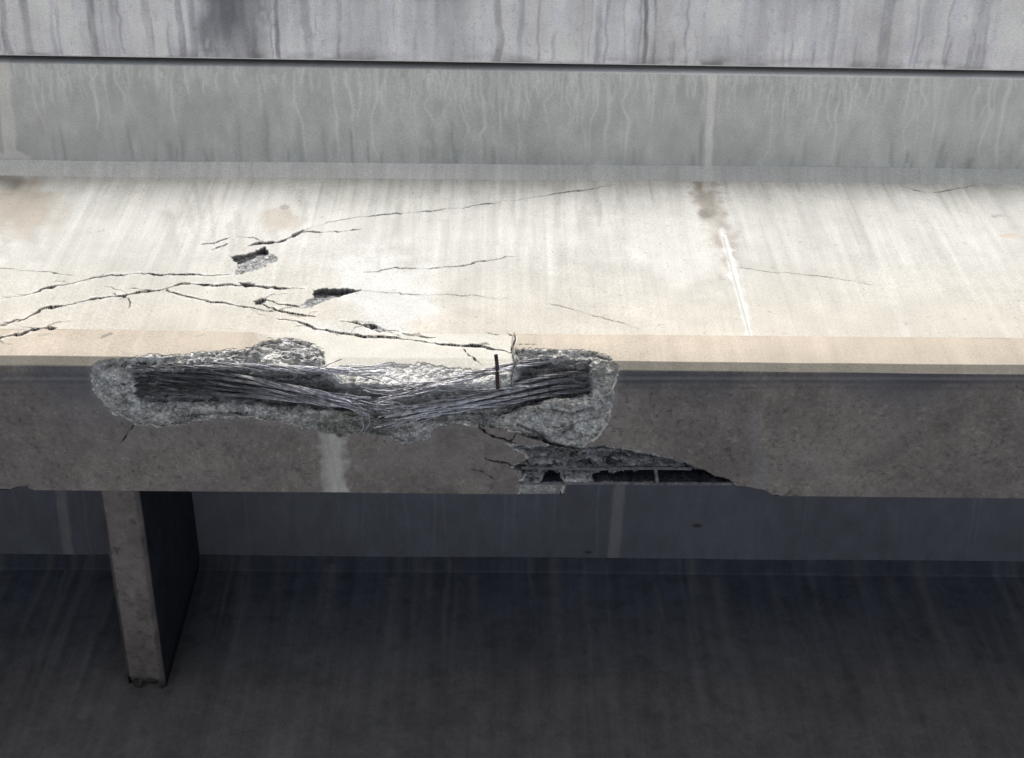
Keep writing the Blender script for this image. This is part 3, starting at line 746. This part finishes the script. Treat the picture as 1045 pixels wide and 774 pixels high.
C3 *= (1+.35*(fbm(X3*2, Y3*2, 0, 5, 401)-.5)+.25*(fbm(X3*30, Y3*10, 0, 3, 403)-.5))[..., None]
D = np.zeros((nx3, ns3))
D[:, jo] = drips(XS3, pd[jo, 0], 560, -2.5, 2.7, 31, .0032, .007, .08, .4, .011)
D[:, jo] = np.maximum(D[:, jo], drips(XS3, pd[jo, 0], 170, -2.5, 2.7, 32, .003, .0065, .4, 1.2, .014))
C3 = lerp(C3, np.broadcast_to((.84, .85, .83), C3.shape), D*.5)
D[:] = 0; D[:, jo] = drips(XS3, -pd[jo[::-1], 0], 90, -2.5, 2.7, 33, .005, .012, .15, .6, .006)[:, ::-1]
C3 = lerp(C3, np.broadcast_to((.30, .32, .315), C3.shape), D*.62)
D[:] = 0; D[:, ji] = drips(XS3, pd[ji, 0], 150, -2.5, 2.7, 34, .003, .007, .3, 1.2, .012)
C3 = lerp(C3, np.broadcast_to((.30, .315, .355), C3.shape), D*.7)
# pale leached joints across the slab
for (ua, va, ub, vb, zz, w, rgb, k) in ((3, 80, 12, 165, zd, .036, (.74, .73, .70), .95), (727, 75, 722, 180, zd, .024, (.80, .80, .78), .95), (62, 505, 70, 566, zd, .030, (.36, .36, .37), .9), (632, 505, 627, 570, zd, .034, (.36, .36, .37), .9)):
    a, b = hit_z(ua, va, zz+Z), hit_z(ub, vb, zz+Z)
    xc = a[0]+(b[0]-a[0])*(Y3-a[1])/(b[1]-a[1])
    rng_ = (Y3 > min(a[1], b[1])-.3) & (Y3 < max(a[1], b[1])+.1) & (outer if va < 200 else ~outer)
    mk = sstep(w, w*.5, np.abs(X3-xc)+.02*(fbm(X3*30, Y3*8, 0, 3, 405)-.5))*rng_*(.5+.6*fbm(X3*40, Y3*12, 0, 3, 406))
    C3 = lerp(C3, np.broadcast_to(rgb, C3.shape), np.clip(mk*k, 0, 1))
b_ = np.hypot((U3-14)/24, (V3-162)/9)+.9*(fbm(X3*25, Y3*25, 0, 3, 407)-.5)
C3 = lerp(C3, np.broadcast_to((.74, .73, .71), C3.shape), sstep(1, .6, b_)*.95)
for (u0, v0, ru, rv) in ((711, 537, 7, 3), (600, 564, 5, 2)):
    b_ = np.hypot((U3-u0)/ru, (V3-v0)/rv)+.5*(fbm(X3*30, Y3*30, 0, 3, 409)-.5)
    C3 = lerp(C3, np.broadcast_to((.06, .062, .07), C3.shape), sstep(1, .5, b_)*.8)
# a brighter crust on the drip edge
lipc = (Y3 < yf+.010)*sstep(.42, .7, fbm(X3*1.1, 0*X3, 5, 4, 411)+.16*sstep(300, 900, U3)); C3 = lerp(C3, np.broadcast_to((.80, .80, .80), C3.shape), lipc*.9*sstep(350, 720, U3))
C3 = lerp(C3, np.broadcast_to((.16, .16, .18), C3.shape), ((Z3 > zd+Z+.006) & (Y3 < yf+.1)).astype(float)*.9)
P3[..., 2] += np.where((Z3 < zd+Z+.001), (fbm(X3*1.5, Y3*3, 0, 3, 413)-.5)*.006*(Y3 > yf+.05), 0)
P3[..., 1] += .006*(np.clip(X3, -4, 4)+1.9)*np.clip(1-(Y3-yf-.03)/.5, 0, 1)
def gq(n, s):
    i, j = np.meshgrid(np.arange(n-1), np.arange(s-1), indexing='ij')
    return np.stack([i*s+j, i*s+j+1, (i+1)*s+j+1, (i+1)*s+j], -1).reshape(-1, 4)
deck = mesh_obj('deck_slab', P3.reshape(-1, 3), gq(nx3, ns3), M_DECK, np.clip(C3.reshape(-1, 3), .02, .85))
tag(deck, 'grey-green concrete deck underside with pale drip runs above the cracked girder', 'deck slab')

# ------------------------------------------------------------------ edge slab beyond the joint
zp = zd+Z; ye = yf-.34
pp = [(yf-.004, zp+.305), (yf-.028, zp+.16), (yf-.028, zp+.006), (yf-.035, zp+.0005), (ye+.02, zp+.0), (ye, zp+.02), (ye, zp+1.1), (ye+.22, zp+1.1), (ye+.34, zp+.305), (yf-.004, zp+.305)]
PPp, SP_ = profile(pp, [.05, .02, .003, .005, .01, .05, .1, .1, .1])
XS4 = axis((-13, -4, .6), (-4, -2.6, .1), (-2.6, 2.8, .005), (2.8, 5, .2), (5, 13, .6))
nx4, ns4 = len(XS4), len(PPp)
P4 = np.empty((nx4, ns4, 3)); P4[..., 0] = XS4[:, None]; P4[..., 1] = PPp[None, :, 0]; P4[..., 2] = PPp[None, :, 1]
X4, Y4, Z4 = P4[..., 0], P4[..., 1], P4[..., 2]
U4, V4 = [a.reshape(nx4, ns4) for a in project(P4.reshape(-1, 3))]
C4 = np.empty(P4.shape); C4[:] = (.78, .78, .822)
s_lo = fbm(X4*7, Y4*1.2, 0, 4, 503); s_hi = fbm(X4*55, Y4*4.5, 0, 4, 505); s_b = fbm(X4*3.5, Y4*5, 0, 5, 507)
C4 *= (1+.45*(s_b-.5)+.55*(s_lo-.5)+.32*(s_hi-.5))[..., None]
C4 = lerp(C4, np.broadcast_to((.74, .73, .71), C4.shape), sstep(.50, .72, fbm(X4*9, Y4*3, 9, 4, 509))*.5)
for (u0, u1, k) in ((206, 274, .85), (7, 14, .6), (28, 36, .5), (93, 102, .65), (183, 190, .6), (283, 288, .75), (505, 513, .55), (528, 534, .35), (655, 660, .75), (665, 668, .5), (445, 480, .3), (896, 908, .55),
                    (150, 158, .35), (310, 320, .35), (196, 204, .3), (607, 614, .3), (935, 950, .25), (730, 742, .15), (55, 60, .3), (120, 126, .3), (345, 350, .3), (770, 782, .2), (842, 850, .25), (990, 1004, .25)):
    a_, b_ = hit_z((u0+u1)/2, 60, zp), hit_z((u0+u1)/2, 0, zp)
    xc = a_[0]; w_ = (u1-u0)/2*.0042
    dd = np.abs(X4-xc+(.006+.12*w_)*(fbm(X4*6, Y4*9, u0, 4, 511)-.5)*4)/w_
    mk = sstep(1.2, .55, dd)*((.30+.95*fbm(X4*40, Y4*12, u0, 4, 513)) if u1-u0 < 60 else .45+.95*fbm(X4*18, Y4*5, u0, 4, 513))
    C4 = lerp(C4, np.broadcast_to((.165, .17, .20), C4.shape), np.clip(mk*k, 0, .9))
j4 = np.nonzero((SP_ >= 3) & (SP_ <= 4))[0]
D = np.zeros((nx4, ns4)); D[:, j4] = drips(XS4, -PPp[j4, 0], 110, -2.5, 2.7, 41, .002, .007, .3, 1.6, .005)
C4 = lerp(C4, np.broadcast_to((.24, .24, .285), C4.shape), D*.5)
D[:] = 0; D[:, j4] = drips(XS4, -PPp[j4, 0], 70, -2.5, 2.7, 42, .002, .006, .2, 1.2, .005)
C4 = lerp(C4, np.broadcast_to((.66, .66, .66), C4.shape), D*.4)
pa = sstep(.66, .74, fbm(X4*26, Y4*13, 0, 5, 515)); C4 = lerp(C4, np.broadcast_to((.82, .82, .82), C4.shape), pa*.35)
ed = sstep(.0, .06, yf-.02-Y4)
gm = sstep(.42, .75, fbm(X4*7, Y4*24, 0, 5, 517))*(1-sstep(.0, .07, yf-.02-Y4)); C4 = lerp(C4, np.broadcast_to((.22, .215, .235), C4.shape), gm*.6)
gm = np.clip(sstep(.2, .4, .6-np.abs(U4-725)/40+.5*(fbm(X4*14, Y4*14, 0, 4, 519)-.5)), 0, 1)*(1-sstep(.015, .045, yf-.02-Y4)); C4 = lerp(C4, np.broadcast_to((.18, .175, .185), C4.shape), gm*.75)
pk = sstep(.72, .80, fbm(X4*60, Y4*45, 0, 3, 521)); C4 *= (1-.14*pk)[..., None]
C4 = lerp(C4, np.broadcast_to((.10, .10, .12), C4.shape), ((SP_ <= 1))[None, :]*np.ones((nx4, 1)))
C4 = np.where((SP_ == 2)[None, :, None], np.array((.62, .62, .65)), C4)
P4[..., 1] += .006*(np.clip(X4, -4, 4)+1.9)        # the edge runs a touch out of parallel
par = mesh_obj('edge_slab', P4.reshape(-1, 3), gq(nx4, ns4), M_PARA, np.clip(C4.reshape(-1, 3), .03, .85))
tag(par, 'pale blue-grey concrete edge slab with dark water stains, topmost, beyond the dark joint', 'edge slab')

# ------------------------------------------------------------------ ground
M_G = bpy.data.materials.new('pale_pavement'); M_G.use_nodes = True
nt = M_G.node_tree; N = nt.nodes; L = nt.links; bs = N['Principled BSDF']; bs.inputs['Roughness'].default_value = .95
tc = N.new('ShaderNodeTexCoord'); n = N.new('ShaderNodeTexNoise'); n.inputs['Scale'].default_value = .8; n.inputs['Detail'].default_value = 8
L.new(tc.outputs['Object'], n.inputs['Vector']); cr = N.new('ShaderNodeValToRGB')
cr.color_ramp.elements[0].position = .3; cr.color_ramp.elements[0].color = (.48, .475, .465, 1)
cr.color_ramp.elements[1].position = .7; cr.color_ramp.elements[1].color = (.62, .61, .595, 1)
L.new(n.outputs['Fac'], cr.inputs[0]); L.new(cr.outputs[0], bs.inputs['Base Color'])
g = 1500.
gr = mesh_obj('ground', np.array([(-g, -g, 0), (g, -g, 0), (g, g, 0), (-g, g, 0)]), np.array([[0, 1, 2, 3]]), M_G, None, None, False)
gr['kind'] = 'structure'

# ------------------------------------------------------------------ light
W = bpy.data.worlds.new('World'); scene.world = W; W.use_nodes = True
nt = W.node_tree; bg = nt.nodes['Background']
sky = nt.nodes.new('ShaderNodeTexSky'); sky.sky_type = 'NISHITA'; sky.sun_disc = False
SE, SA = radians(22), radians(188)                   # elevation, compass bearing (from +Y, clockwise)
sky.sun_elevation = SE; sky.sun_rotation = SA; sky.air_density = 1.0; sky.dust_density = 1.0; sky.ozone_density = 1.2
nt.links.new(sky.outputs[0], bg.inputs[0]); bg.inputs[1].default_value = .15
sl = bpy.data.lights.new('sun', 'SUN'); so = bpy.data.objects.new('sun', sl); COL.objects.link(so)
sl.energy = 3.0; sl.angle = radians(42); sl.color = (1.0, .97, .925)
from mathutils import Vector
dirn = Vector((sin(SA)*cos(SE), cos(SA)*cos(SE), sin(SE)))
so.rotation_euler = (-dirn).to_track_quat('-Z', 'Y').to_euler(); so.location = (0, -10, 20)

scene.view_settings.view_transform = 'Standard'; scene.view_settings.look = 'None'; scene.view_settings.exposure = 0
scene.render.engine = 'CYCLES'
scene.cycles.max_bounces = 8; scene.cycles.diffuse_bounces = 6
